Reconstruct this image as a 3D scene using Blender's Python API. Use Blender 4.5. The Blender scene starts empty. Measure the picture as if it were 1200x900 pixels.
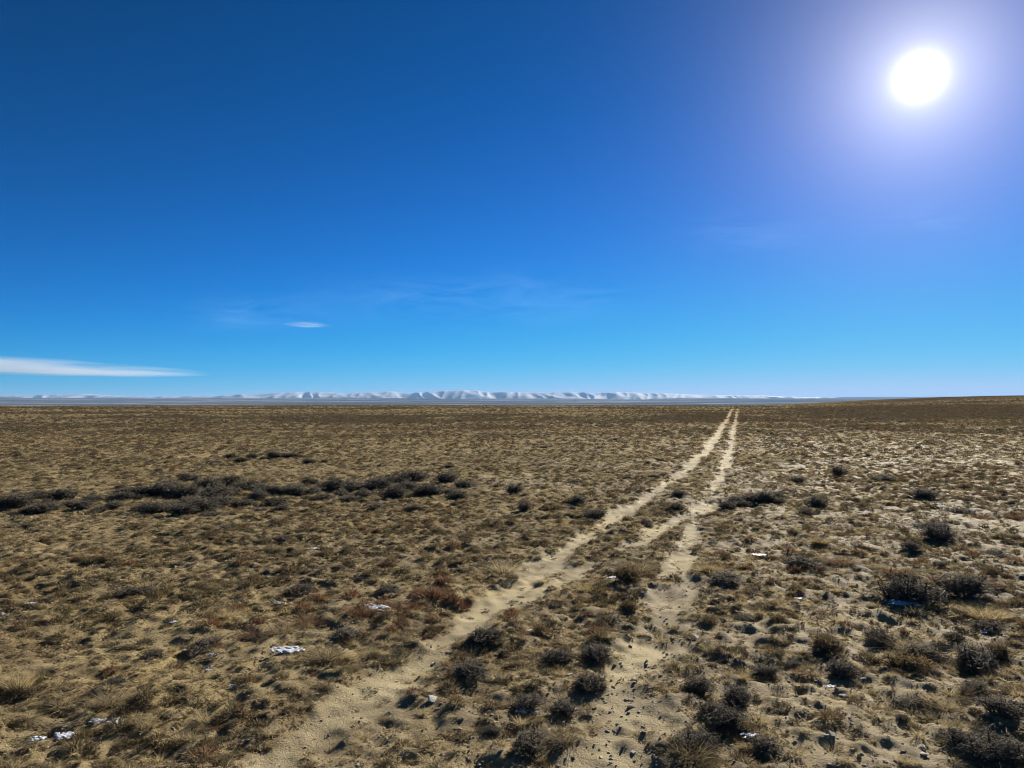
import bpy, math, random
import numpy as np
R = math.radians
rng = np.random.default_rng(11)
random.seed(5)
scene = bpy.context.scene
COL = scene.collection

# ------------------------------------------------------------------ camera
EYE = 1.75
F = 832.0                      # focal length in pixels of the 1200 px wide frame
PITCH = math.atan(20.0 / F)
# ------------------------------------------------------------------ noise
def _h(ix, iy, s):
    n = (ix.astype(np.int64) * 374761393 + iy.astype(np.int64) * 668265263 + s * 982451653) & 0x7fffffff
    n = ((n ^ (n >> 13)) * 1274126177) & 0x7fffffff
    n = ((n ^ (n >> 15)) * 2246822519) & 0x7fffffff
    return ((n ^ (n >> 16)) & 0xffffff) / float(0xffffff)
def vn(x, y, s=0):
    x = np.asarray(x, float); y = np.asarray(y, float)
    xi = np.floor(x); yi = np.floor(y); fx = x - xi; fy = y - yi
    u = fx * fx * (3 - 2 * fx); v = fy * fy * (3 - 2 * fy)
    a = _h(xi, yi, s); b = _h(xi + 1, yi, s); c = _h(xi, yi + 1, s); d = _h(xi + 1, yi + 1, s)
    return (a * (1 - u) + b * u) * (1 - v) + (c * (1 - u) + d * u) * v
def fbm(x, y, o=4, s=0):
    t = 0; a = .5; n = 0
    for k in range(o):
        t = t + a * vn(x * 2 ** k + 17.3 * k, y * 2 ** k - 9.1 * k, s + k); n += a; a *= .5
    return t / n
def ss(a, b, x):
    t = np.clip((x - a) / (b - a), 0, 1); return t * t * (3 - 2 * t)

# ------------------------------------------------------------------ terrain
def macro(x, y):
    x = np.asarray(x, float); y = np.asarray(y, float)
    r = np.hypot(x, y); az = np.degrees(np.arctan2(x, y))
    side = ss(17, 37, az) * (1 - ss(80, 130, az))
    z = 4.7 * side * ss(90, 460, r)
    crest = 245 + 50 * (vn(az / 9.0 + 40, r * 0, 3) - .5) + 330 * side
    z = z - 62 * ss(0, 1, (r - crest) / 2600.0)
    z = z + (22 + 95 * np.clip((r - 11500) / 10000, 0, 1.6)) * ss(7000, 17500, r) * (0.75 + .5 * vn(x / 1900., y / 2500., 8))
    z = z + 26 * (fbm(x / 1500., y / 1300., 4, 21) - .5) * ss(2500, 9000, r)
    z = z + (0.28 * (vn(x / 46., y / 34., 5) - .5) + .10 * (vn(x / 11., y / 9., 6) - .5)) * ss(10, 60, r) * (1 - ss(3000, 6000, r) * .9)
    z = z + 0.05 * (vn(x / 2.6, y / 2.4, 7) - .5) * (1 - ss(120, 300, r))
    return z
Z0 = float(macro(0., 0.))
CAM = np.array([0, 0, Z0 + EYE])
def ray(px, py):
    dx = (px - 600) / F; dz = (450 - py) / F
    c, s = math.cos(PITCH), math.sin(PITCH)
    return np.array([dx, c - dz * s, s + dz * c])
def px_ground(px, py):
    d = ray(px, py)
    if d[2] > -0.004: d[2] = -0.004
    t = EYE / -d[2]
    for _ in range(12):
        z = float(macro(d[0] * t, d[1] * t))
        t = .5 * t + .5 * (CAM[2] - z) / -d[2]
    return d[0] * t, d[1] * t
def project(x, y, z):
    c, s = math.cos(PITCH), math.sin(PITCH)
    zz = z - CAM[2]
    dep = y * c + zz * s; up = -y * s + zz * c
    return 600 + F * x / dep, 450 - F * up / dep

TRACK_PX = {
 'L': ([(255,935),(330,880),(420,820),(462,795),(500,768),(533,745),(562,724),(600,695),(640,661),(683,630),(712,612),(767,577),(800,554),(833,523),(843,505),(855,485),(858.5,479)], .165, 1.0),
 'R': ([(690,935),(707,893),(724,840),(747,800),(761,767),(772,733),(778,700),(788,672),(805,632),(820,604),(833,583),(850,547),(858,520),(859.5,503),(863,487),(864.5,479)], .135, .9),
 'M': ([(572,716),(598,701),(640,686),(700,657),(760,628),(812,601),(830,586)], .15, .95),
 'S': ([(860,552),(892,543),(937,535),(975,529)], .10, .45),
}
TRACKS = []
for k, (pts, w, st) in TRACK_PX.items():
    TRACKS.append((k, [px_ground(*p) for p in pts], w, st))
def track_mask(x, y, soft=1.0):
    m = np.zeros(np.shape(x))
    wob = (vn(x / .55, y / .55, 91) - .5) * .26 + (vn(x / .17, y / .17, 92) - .5) * .16
    for k, pts, w, st in TRACKS:
        d = np.full(np.shape(x), 1e9); tt = np.zeros(np.shape(x))
        for i in range(len(pts) - 1):
            ax, ay = pts[i]; bx, by = pts[i + 1]
            vx, vy = bx - ax, by - ay; L = vx * vx + vy * vy
            t = np.clip(((x - ax) * vx + (y - ay) * vy) / L, 0, 1)
            dd = np.hypot(x - ax - t * vx, y - ay - t * vy)
            d = np.minimum(d, dd)
        ww = w * (1 + .15 * ss(20, 90, np.hypot(x, y)))
        if k == 'L': ww = ww + .05 * (1 - ss(3.2, 5.2, y))
        if k == 'R': ww = ww + .03 * (1 - ss(5, 8, y))
        rr_ = np.hypot(x, y); nr_ = 1 - ss(12, 26, rr_)
        ww = ww * (.8 + .5 * vn(x / 1.1 + 5, y / 1.1, 93)) * (1.25 - .25 * nr_)
        mm = (1 - ss(ww * .35, ww * 1.6, d + wob * soft)) * st
        if k != 'L': mm = mm * (1 - nr_ * .55 * (1 - ss(.3, .55, vn(x / .5, y / .5, 94))))
        m = np.maximum(m, mm)
    return m
# bare soil patches between plants, in the right foreground
BARE = [px_ground(*p) + (s,) for p, s in (((955,850),.62),((900,800),.35),((1010,812),.35),((985,890),.5),((800,765),.22),((1180,870),.2),((1000,720),.3),((860,740),.4),((560,880),.2),((420,900),.45),((330,770),.2),((1090,890),.4),((905,640),.6),((1130,760),.3))]
def bare_mask(x, y):
    m = np.zeros(np.shape(x))
    wob = (vn(x / .3, y / .3, 61) - .5) * .5
    for bx, by, s in BARE:
        m = np.maximum(m, 1 - ss(.5 * s, 1.25 * s, np.hypot((x - bx) , (y - by)) + wob * s))
    n = fbm(x / 1.3, y / 1.3, 3, 66)
    return np.maximum(m * .9, ss(.60, .72, n) * .75)
def height(x, y):
    x = np.asarray(x, float); y = np.asarray(y, float)
    r = np.hypot(x, y)
    z = macro(x, y)
    near = 1 - ss(25, 90, r)
    tm = track_mask(x, y) * (r < 400)
    z = z + near * (1 - .6 * tm) * (.095 * (fbm(x / .36, y / .40, 3, 31) - .5) + .042 * (vn(x / .085, y / .085, 37) - .5))
    z = z - .035 * tm * (1 - ss(60, 200, r)) + .016 * tm * near * (fbm(x / .12, y / .12, 3, 39) - .5)
    return z
def hz(x, y): return float(height(np.array([x]), np.array([y]))[0])

# ------------------------------------------------------------------ helpers
def mesh_np(name, V, faces_list, mats, smooth=False, attrs=None):
    """faces_list: list of int arrays (n,k)"""
    me = bpy.data.meshes.new(name)
    V = np.asarray(V, np.float32)
    me.vertices.add(len(V)); me.vertices.foreach_set('co', V.ravel())
    loops = []; starts = []; c = 0
    for f in faces_list:
        f = np.asarray(f, np.int32)
        if len(f) == 0: continue
        loops.append(f.ravel()); starts.append(c + np.arange(len(f)) * f.shape[1]); c += f.size
    loops = np.concatenate(loops); starts = np.concatenate(starts).astype(np.int32)
    me.loops.add(len(loops)); me.loops.foreach_set('vertex_index', loops)
    me.polygons.add(len(starts)); me.polygons.foreach_set('loop_start', starts)
    if smooth: me.polygons.foreach_set('use_smooth', np.ones(len(starts), bool))
    for k, v in (attrs or {}).items():
        a = me.attributes.new(k, 'FLOAT', 'POINT'); a.data.foreach_set('value', np.asarray(v, np.float32))
    for m in mats: me.materials.append(m)
    me.update(calc_edges=True); me.validate()
    return me
def link(name, me, parent=None, loc=None):
    o = bpy.data.objects.new(name, me); COL.objects.link(o)
    if parent: o.parent = parent
    if loc is not None: o.location = loc
    return o
def tag(o, label=None, cat=None, group=None, kind=None):
    if label: o['label'] = label
    if cat: o['category'] = cat
    if group: o['group'] = group
    if kind: o['kind'] = kind
    return o

class NT:
    def __init__(s, tree): s.t = tree; s.t.nodes.clear()
    def n(s, typ, ins=None, **kw):
        nd = s.t.nodes.new(typ)
        for k, v in kw.items(): setattr(nd, k, v)
        for k, v in (ins or {}).items():
            if isinstance(v, bpy.types.NodeSocket): s.t.links.new(v, nd.inputs[k])
            else: nd.inputs[k].default_value = v
        return nd
    def ramp(s, fac, stops, interp='LINEAR'):
        nd = s.n('ShaderNodeValToRGB', {0: fac}); cr = nd.color_ramp; cr.interpolation = interp
        while len(cr.elements) < len(stops): cr.elements.new(.5)
        for e, (p, c) in zip(cr.elements, stops):
            e.position = p; e.color = (c[0], c[1], c[2], 1) if not isinstance(c, (int, float)) else (c, c, c, 1)
        return nd.outputs[0]
    def mix(s, fac, a, b, mode='MIX'):
        nd = s.n('ShaderNodeMix', data_type='RGBA', blend_type=mode)
        for i, v in ((0, fac), (6, a), (7, b)):
            if isinstance(v, bpy.types.NodeSocket): s.t.links.new(v, nd.inputs[i])
            elif i == 0: nd.inputs[i].default_value = v
            else: nd.inputs[i].default_value = (v[0], v[1], v[2], 1)
        return nd.outputs[2]
    def m(s, op, a, b=0.0, c=None, clamp=False):
        ins = {0: a, 1: b}
        if c is not None: ins[2] = c
        return s.n('ShaderNodeMath', ins, operation=op, use_clamp=clamp).outputs[0]
    def noise(s, vec, scale, detail=3, rough=.55, dist=0.0):
        return s.n('ShaderNodeTexNoise', {'Vector': vec, 'Scale': scale, 'Detail': detail, 'Roughness': rough, 'Distortion': dist}).outputs['Fac']
def new_mat(name):
    m = bpy.data.materials.new(name); m.use_nodes = True
    return m, NT(m.node_tree)

# ------------------------------------------------------------------ materials
def plant_mat(name, stops, trans=.35, attr=.35, rough=.8):
    m, t = new_mat(name)
    rnd = t.n('ShaderNodeObjectInfo').outputs['Random']
    b = t.n('ShaderNodeAttribute', attribute_name='shade').outputs['Fac']
    f = t.m('ADD', t.m('MULTIPLY', rnd, 1 - attr), t.m('MULTIPLY', b, attr))
    c = t.ramp(f, stops)
    v = t.n('ShaderNodeHueSaturation', {'Color': c, 'Value': t.m('ADD', t.m('MULTIPLY', b, .7), .65)}).outputs[0]
    d = t.n('ShaderNodeBsdfPrincipled', {'Base Color': v, 'Roughness': rough, 'Specular IOR Level': .15}).outputs[0]
    tr = t.n('ShaderNodeBsdfTranslucent', {'Color': v}).outputs[0]
    mx = t.n('ShaderNodeMixShader', {0: trans, 1: d, 2: tr}).outputs[0]
    t.n('ShaderNodeOutputMaterial', {0: mx})
    return m
M_GRASS = plant_mat('dry_grass', [(0, (.13, .10, .055)), (.3, (.25, .195, .11)), (.55, (.41, .335, .19)), (.8, (.54, .45, .25)), (1, (.34, .22, .115))], .42)
M_STRAW = plant_mat('straw_grass', [(0, (.36, .27, .13)), (.5, (.46, .36, .18)), (1, (.56, .46, .26))], .45)
M_MAT = plant_mat('cushion_plant', [(0, (.07, .055, .035)), (.3, (.13, .10, .055)), (.55, (.21, .16, .08)), (.75, (.15, .14, .075)), (.9, (.25, .14, .07)), (1, (.33, .24, .12))], .25)
M_RUST = plant_mat('rusty_stems', [(0, (.13, .065, .04)), (.5, (.20, .105, .055)), (1, (.28, .18, .095))], .3)
M_SAGE = plant_mat('sagebrush_leaf', [(0, (.105, .095, .073)), (.5, (.17, .152, .115)), (1, (.27, .24, .17))], .4)
M_SAGETAN = plant_mat('dry_bush_leaf', [(0, (.13, .09, .045)), (.5, (.20, .14, .065)), (1, (.30, .22, .10))], .3)
M_STEM = plant_mat('woody_stem', [(0, (.055, .042, .032)), (1, (.12, .09, .065))], .0)
def stone_mat(name, stops, scale=30):
    m, t = new_mat(name)
    co = t.n('ShaderNodeTexCoord').outputs['Object']
    rnd = t.n('ShaderNodeObjectInfo').outputs['Random']
    c = t.ramp(rnd, stops)
    n = t.noise(co, scale, 5, .7)
    c = t.mix(.5, c, t.ramp(n, [(.25, .25), (.7, 1.0)]), 'MULTIPLY')
    bmp = t.n('ShaderNodeBump', {'Height': n, 'Strength': .5, 'Distance': .01}).outputs[0]
    p = t.n('ShaderNodeBsdfPrincipled', {'Base Color': c, 'Roughness': .85, 'Specular IOR Level': .25, 'Normal': bmp})
    t.n('ShaderNodeOutputMaterial', {0: p.outputs[0]})
    return m
M_STONE = stone_mat('weathered_stone', [(0, (.20, .155, .105)), (.5, (.38, .31, .21)), (.85, (.50, .43, .31)), (1, (.62, .58, .5))], 3.0)
M_PALE = stone_mat('pale_stone', [(0, (.46, .43, .37)), (1, (.60, .57, .5))], 4.0)
M_ORANGE = stone_mat('orange_lichen_stone', [(0, (.55, .16, .05)), (1, (.6, .2, .06))], 4.0)
def snow_mat():
    m, t = new_mat('old_snow')
    co = t.n('ShaderNodeTexCoord').outputs['Object']
    n = t.noise(co, 40, 5, .65)
    c = t.ramp(n, [(.34, (.40, .37, .33)), (.42, (.60, .62, .66)), (.6, (.78, .80, .84))])
    bmp = t.n('ShaderNodeBump', {'Height': n, 'Strength': .6, 'Distance': .01}).outputs[0]
    p = t.n('ShaderNodeBsdfPrincipled', {'Base Color': c, 'Roughness': .45, 'Normal': bmp, 'Subsurface Weight': .0})
    t.n('ShaderNodeOutputMaterial', {0: p.outputs[0]})
    return m
M_SNOW = snow_mat()

def ground_mat():
    m, t = new_mat('steppe_ground')
    co = t.n('ShaderNodeTexCoord').outputs['Object']
    tr = t.n('ShaderNodeAttribute', attribute_name='track').outputs['Fac']
    br = t.n('ShaderNodeAttribute', attribute_name='bare').outputs['Fac']
    far = t.n('ShaderNodeAttribute', attribute_name='far').outputs['Fac']
    dark = t.n('ShaderNodeAttribute', attribute_name='scrub').outputs['Fac']
    basin = t.n('ShaderNodeAttribute', attribute_name='basin').outputs['Fac']
    hill = t.n('ShaderNodeAttribute', attribute_name='hillside').outputs['Fac']
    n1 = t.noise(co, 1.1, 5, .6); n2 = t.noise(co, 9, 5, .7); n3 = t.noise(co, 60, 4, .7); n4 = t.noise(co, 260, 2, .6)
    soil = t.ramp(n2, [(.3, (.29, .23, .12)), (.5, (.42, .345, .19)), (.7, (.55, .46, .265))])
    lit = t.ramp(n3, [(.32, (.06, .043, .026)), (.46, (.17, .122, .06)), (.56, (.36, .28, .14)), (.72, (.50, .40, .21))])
    cover = t.m('ADD', t.m('MULTIPLY', n2, .9), t.m('MULTIPLY', n1, .5))
    cf = t.ramp(cover, [(.62, 0.0), (.80, 1.0)])
    baref = t.m('MAXIMUM', tr, t.m('MULTIPLY', br, .85), clamp=True)
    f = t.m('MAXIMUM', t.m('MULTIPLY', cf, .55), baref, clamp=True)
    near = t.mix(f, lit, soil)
    grit = t.ramp(n4, [(.36, .45), (.5, 1.0)])
    trk = t.ramp(n1, [(.3, (.50, .425, .24)), (.7, (.64, .555, .34))])
    near = t.mix(t.m('MULTIPLY', tr, .85), near, trk)
    near = t.mix(.55, near, grit, 'MULTIPLY')
    # the plain far off: the cover is too fine to build leaf by leaf
    pos = t.n('ShaderNodeMapping', {'Vector': co, 'Scale': (.35, 1, 1)}).outputs[0]
    f1 = t.noise(pos, .045, 5, .6); f2 = t.noise(co, .9, 4, .75)
    fc = t.ramp(t.m('ADD', t.m('MULTIPLY', f1, .6), t.m('MULTIPLY', f2, .4)), [(.38, (.10, .08, .05)), (.47, (.19, .15, .085)), (.56, (.29, .235, .13)), (.68, (.40, .33, .185))])
    fc = t.mix(t.m('MULTIPLY', dark, .85), fc, (.06, .052, .045))
    fc = t.mix(t.m('MULTIPLY', tr, .95), fc, (.60, .50, .31))
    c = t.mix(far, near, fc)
    b1 = t.noise(t.n('ShaderNodeMapping', {'Vector': co, 'Scale': (.25, 1, 1)}).outputs[0], .0009, 6, .65)
    bc = t.ramp(b1, [(.36, (.025, .022, .02)), (.46, (.06, .05, .042)), (.54, (.12, .10, .08)), (.60, (.34, .33, .32)), (.66, (.07, .055, .045))])
    c = t.mix(basin, c, bc)
    hc = t.ramp(t.noise(co, .02, 5, .6), [(.35, (.06, .046, .032)), (.6, (.14, .105, .065))])
    c = t.mix(t.m('MULTIPLY', hill, .92), c, hc)
    big = t.noise(co, .55, 4, .6)
    c = t.mix(t.m('SUBTRACT', 1.0, basin, clamp=True), c, t.mix(1.0, c, t.ramp(big, [(.33, (.66, .62, .64)), (.5, (.95, .92, .9)), (.66, (1.15, 1.1, .95))]), 'MULTIPLY'))
    # grain and clods
    hgt = t.m('ADD', t.m('MULTIPLY', n3, .7), t.m('MULTIPLY', n4, .3))
    st = t.m('SUBTRACT', 1.0, far, clamp=True)
    b_ = t.n('ShaderNodeBump', {'Height': hgt, 'Strength': t.m('MULTIPLY', st, .9), 'Distance': .035}).outputs[0]
    b_ = t.n('ShaderNodeBump', {'Height': f2, 'Strength': t.m('MULTIPLY', t.m('MULTIPLY', far, t.m('SUBTRACT', 1.0, basin, clamp=True)), .5), 'Distance': .35, 'Normal': b_}).outputs[0]
    p = t.n('ShaderNodeBsdfPrincipled', {'Base Color': c, 'Roughness': t.m('ADD', .72, t.m('MULTIPLY', far, .28)), 'Specular IOR Level': t.m('MULTIPLY', t.m('SUBTRACT', 1.0, far, clamp=True), .05), 'Normal': b_})
    t.n('ShaderNodeOutputMaterial', {0: p.outputs[0]})
    return m

# ------------------------------------------------------------------ ground: one sheet to the horizon
def scrub_band(x, y):
    """where the low dark sagebrush thickens into bands on the plain"""
    r = np.hypot(x, y); az = np.degrees(np.arctan2(x, y))
    w = r * (1 + .30 * (vn(az / 7., r * 0, 71) - .5)) + 6 * (vn(x / 9., y / 9., 72) - .5)
    b = ss(54, 72, w) * (1 - ss(90, 118, w)) * (.25 + .75 * ss(.35, .62, fbm(az / 5., w / 9., 3, 73)))
    b = np.maximum(b, .85 * ss(.52, .62, fbm(az / 7. + 3, w / 4.2, 3, 76)) * ss(24, 34, w) * (1 - ss(60, 80, w)))
    b = np.maximum(b, ss(48, 51, w) * (1 - ss(53, 58, w)) * .7 * ss(.4, .6, vn(az / 5. + 9, w / 9., 74)) * (1 - ss(0, 12, az)))
    b = np.maximum(b, ss(17, 26, az) * ss(72, 86, w) * (1 - ss(135, 210, w)) * .9)
    b = np.maximum(b, ss(.60, .70, fbm(x / 30., y / 11., 3, 75)) * .6 * ss(15, 40, r))
    return b * (1 - .8 * ss(240, 330, r))
def build_ground():
    rr = np.concatenate([np.geomspace(1.2, 14, 560, endpoint=False), np.geomspace(14, 330, 520, endpoint=False), np.geomspace(330, 9000, 160, endpoint=False), np.geomspace(9000, 90000, 170)])
    a_f = np.linspace(-50, 50, 760); a_b = np.linspace(50, 310, 90)[1:-1]
    az = np.radians(np.concatenate([a_f, a_b]))
    A, RR = np.meshgrid(az, rr)
    X = (RR * np.sin(A)).ravel(); Y = (RR * np.cos(A)).ravel()
    Zm = height(X, Y)
    nr, na = RR.shape
    idx = np.arange(nr * na).reshape(nr, na)
    q = np.stack([idx[:-1, :], np.roll(idx, -1, 1)[:-1, :], np.roll(idx, -1, 1)[1:, :], idx[1:, :]], -1).reshape(-1, 4)[:, ::-1]
    V = np.stack([X, Y, Zm], 1); V = np.vstack([V, [[0, 0, Z0]]]); c = len(V) - 1
    fan = np.stack([idx[0], np.roll(idx[0], -1), np.full(na, c)], 1)
    r = np.hypot(V[:, 0], V[:, 1]); x, y = V[:, 0], V[:, 1]
    azd = np.degrees(np.arctan2(x, y))
    at = dict(track=track_mask(x, y) * (r < 300), bare=bare_mask(x, y) * (r < 60), far=ss(14, 75, r), scrub=scrub_band(x, y),
              basin=ss(500, 1500, r) * (1 - ss(18, 26, azd) * (1 - ss(800, 1500, r))), hillside=ss(20, 28, azd) * ss(200, 330, r))
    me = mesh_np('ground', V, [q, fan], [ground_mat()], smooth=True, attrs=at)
    return tag(link('ground', me), 'dry tan steppe ground with pale wheel ruts', None, None, 'structure')
build_ground()

# ------------------------------------------------------------------ far snowy range
def build_mountains():
    prof = [(-500,462),(-200,463),(0,463.5),(45,463),(70,461.8),(98,460.6),(115,462.5),(150,464.2),(200,464.6),(250,463.4),(300,461.4),(335,460),(372,458.6),(398,460.6),(428,459.6),(452,458.8),(482,460.6),(505,458.4),(543,457),(572,458.4),(600,459.4),(640,459.4),(668,458.8),(690,459.9),(720,459.2),(760,460.2),(800,462),(850,463.2),(900,463.9),(950,465.3),(1010,466.9),(1060,468.8),(1200,474),(1500,476)]
    nx, ny = 1500, 190
    xs = np.linspace(-24000, 17000, nx); ys = np.linspace(19500, 28000, ny)
    X, Y = np.meshgrid(xs, ys)
    D = 24200.0
    pxs = 600 + F * X / D
    top = (470 - np.interp(pxs, [p[0] for p in prof], [p[1] for p in prof])) / F * D
    v = (Y - 19500) / (D - 19500)
    env = np.where(v < 1, ss(.1, 1, v) * .45 + .55 * ss(.62, 1.0, v), 1 - .7 * ss(0, 1, (Y - D) / 3500))
    warp = (fbm(X / 1500., Y / 1500., 3, 44) - .5) * 1100
    sp = 1 - np.abs(2 * vn((X + warp + (Y - 19500) * .35) / 430., Y / 5200., 45) - 1)      # spurs that run down towards the basin
    sp2 = 1 - np.abs(2 * vn((X + warp * .6) / 260., Y / 1400., 46) - 1)
    carve = ((1 - sp) ** 1.0 * 170 + (1 - sp2) * 75) * (.25 + .95 * fbm(X / 2100., Y / 4000., 2, 49)) * (.6 + .4 * np.clip(top / 250, 0, 1))
    Z = -75 + env * (top + 85 + 28 * (fbm(X / 900., Y / 900., 3, 47) - .5)) - carve * ss(.25, .8, v) * (1 - .78 * ss(.86, 1.0, v)) * ss(20, 160, top + 60)
    V = np.stack([X.ravel(), Y.ravel(), Z.ravel()], 1)
    idx = np.arange(nx * ny).reshape(ny, nx)
    q = np.stack([idx[:-1, :-1], idx[:-1, 1:], idx[1:, 1:], idx[1:, :-1]], -1).reshape(-1, 4)
    m, t = new_mat('snowy_slopes')
    co = t.n('ShaderNodeTexCoord').outputs['Object']
    zz = t.n('ShaderNodeSeparateXYZ', {0: co}).outputs[2]
    st = t.n('ShaderNodeMapping', {'Vector': co, 'Scale': (1, .3, 3)}).outputs[0]
    n = t.noise(st, .0022, 6, .7)
    f = t.m('ADD', t.m('MULTIPLY', n, 1.0), t.m('MULTIPLY', zz, .0013))
    c = t.ramp(f, [(.44, (.085, .075, .07)), (.56, (.20, .18, .17)), (.73, (.52, .57, .66))])
    p = t.n('ShaderNodeBsdfPrincipled', {'Base Color': c, 'Roughness': .8, 'Specular IOR Level': .1})
    t.n('ShaderNodeOutputMaterial', {0: p.outputs[0]})
    me = mesh_np('mountain_range', V, [q], [m], smooth=False)
    tag(link('mountain_range', me), 'low snow-covered mountain range along the horizon', None, None, 'structure')
build_mountains()

# ------------------------------------------------------------------ plants: shape code
def ribbons(base, tip_dir, length, width, bend, nseg=3, rg=rng):
    """tapering bent ribbons; base (n,3), tip_dir (n,3) unit, length/width/bend (n,)"""
    n = len(base)
    side = np.cross(tip_dir, rg.normal(size=(n, 3))); side /= np.linalg.norm(side, axis=1, keepdims=True) + 1e-9
    out = tip_dir * [1, 1, 0]; out = out / (np.linalg.norm(out, axis=1, keepdims=True) + 1e-6)
    Vs = []
    for k in range(nseg + 1):
        t = k / nseg
        c = base + tip_dir * (length * t)[:, None] + (out * .8 - np.array([0, 0, .55])) * (bend * length * t * t)[:, None]
        w = width * (1 - t) ** .7 * .5
        if k < nseg:
            Vs.append(c - side * w[:, None]); Vs.append(c + side * w[:, None])
        else: Vs.append(c)
    V = np.stack(Vs, 1); nv = V.shape[1]
    b = np.arange(n) * nv
    quads = [np.stack([b + 2 * k, b + 2 * k + 1, b + 2 * k + 3, b + 2 * k + 2], 1) for k in range(nseg - 1)]
    tri = np.stack([b + 2 * nseg - 2, b + 2 * nseg - 1, b + 2 * nseg], 1)
    return V.reshape(-1, 3), np.concatenate(quads) if quads else np.zeros((0, 4), int), tri, nv
def merge(parts):
    V = []; Q = []; T = []; S = []; o = 0
    for v, q, t, s in parts:
        V.append(v); Q.append(q + o); T.append(t + o); S.append(s); o += len(v)
    return np.concatenate(V), np.concatenate(Q), np.concatenate(T), np.concatenate(S)
def dirs(n, lean_lo, lean_hi):
    a = rng.uniform(0, 2 * np.pi, n); l = rng.uniform(lean_lo, lean_hi, n)
    return np.stack([np.cos(a) * np.sin(l), np.sin(a) * np.sin(l), np.cos(l)], 1), a
def grass_mesh(n=90, rad=.35, h=1.0, lean=.75, flat=.25, wid=.022, mat=None, name='grass_tuft'):
    d, a = dirs(n, .05, lean)
    nf = int(n * flat); d2, a2 = dirs(nf, 1.1, 1.5); d[:nf] = d2; a[:nf] = a2
    rr = rad * np.sqrt(rng.uniform(0, 1, n))
    ba = np.where(rng.random(n) < .6, a, rng.uniform(0, 6.28, n))
    base = np.stack([np.cos(ba) * rr, np.sin(ba) * rr, np.full(n, -.04)], 1)
    L = h * rng.uniform(.45, 1.1, n); W = wid * rng.uniform(.6, 1.5, n)
    V, Q, T, nv = ribbons(base, d, L, W, rng.uniform(.05, .6, n))
    S = np.repeat(rng.random(n), nv)
    return mesh_np(name, V, [Q, T], [mat], attrs={'shade': S})
def cushion_mesh(n=240, rad=.5, h=.45, mat=None, name='cushion_plant', wid=.035, ln=.28):
    """low mound of short stems over an uneven dome"""
    a = rng.uniform(0, 6.283, n); q = np.sqrt(rng.uniform(0, 1, n)) ; lob = 1 + .25 * np.sin(a * 3 + rng.uniform(0, 6)) + .15 * np.sin(a * 5 + rng.uniform(0, 6))
    rr = rad * q * lob; z = h * (1 - q ** 2) * rng.uniform(.25, 1.0, n) - .05
    base = np.stack([np.cos(a) * rr, np.sin(a) * rr, z], 1)
    l = q * 1.1 + rng.normal(0, .35, n); d = np.stack([np.cos(a) * np.sin(l), np.sin(a) * np.sin(l), np.cos(l)], 1)
    V, Q, T, nv = ribbons(base, d, ln * rng.uniform(.5, 1.3, n), wid * rng.uniform(.6, 1.5, n), rng.uniform(-.2, .4, n), 2)
    # a few lumps of litter inside the mound
    S = np.repeat(rng.random(n), nv)
    return mesh_np(name, V, [Q, T], [mat], attrs={'shade': S})
def tube(p0, p1, p2, r0, r1, seg=5, k=4):
    P = []; 
    for i in range(seg + 1):
        t = i / seg; P.append((1 - t) ** 2 * p0 + 2 * t * (1 - t) * p1 + t * t * p2)
    P = np.array(P); V = []
    for i, p in enumerate(P):
        d = P[min(i + 1, seg)] - P[max(i - 1, 0)]; d = d / np.linalg.norm(d)
        u = np.cross(d, [.3, .2, 1.]); u /= np.linalg.norm(u) + 1e-9; w = np.cross(d, u)
        r = r0 + (r1 - r0) * i / seg
        for j in range(k):
            an = 2 * math.pi * j / k; V.append(p + (u * math.cos(an) + w * math.sin(an)) * r)
    V = np.array(V); Q = []
    for i in range(seg):
        for j in range(k):
            Q.append((i * k + j, i * k + (j + 1) % k, (i + 1) * k + (j + 1) % k, (i + 1) * k + j))
    return V, np.array(Q), P
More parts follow.
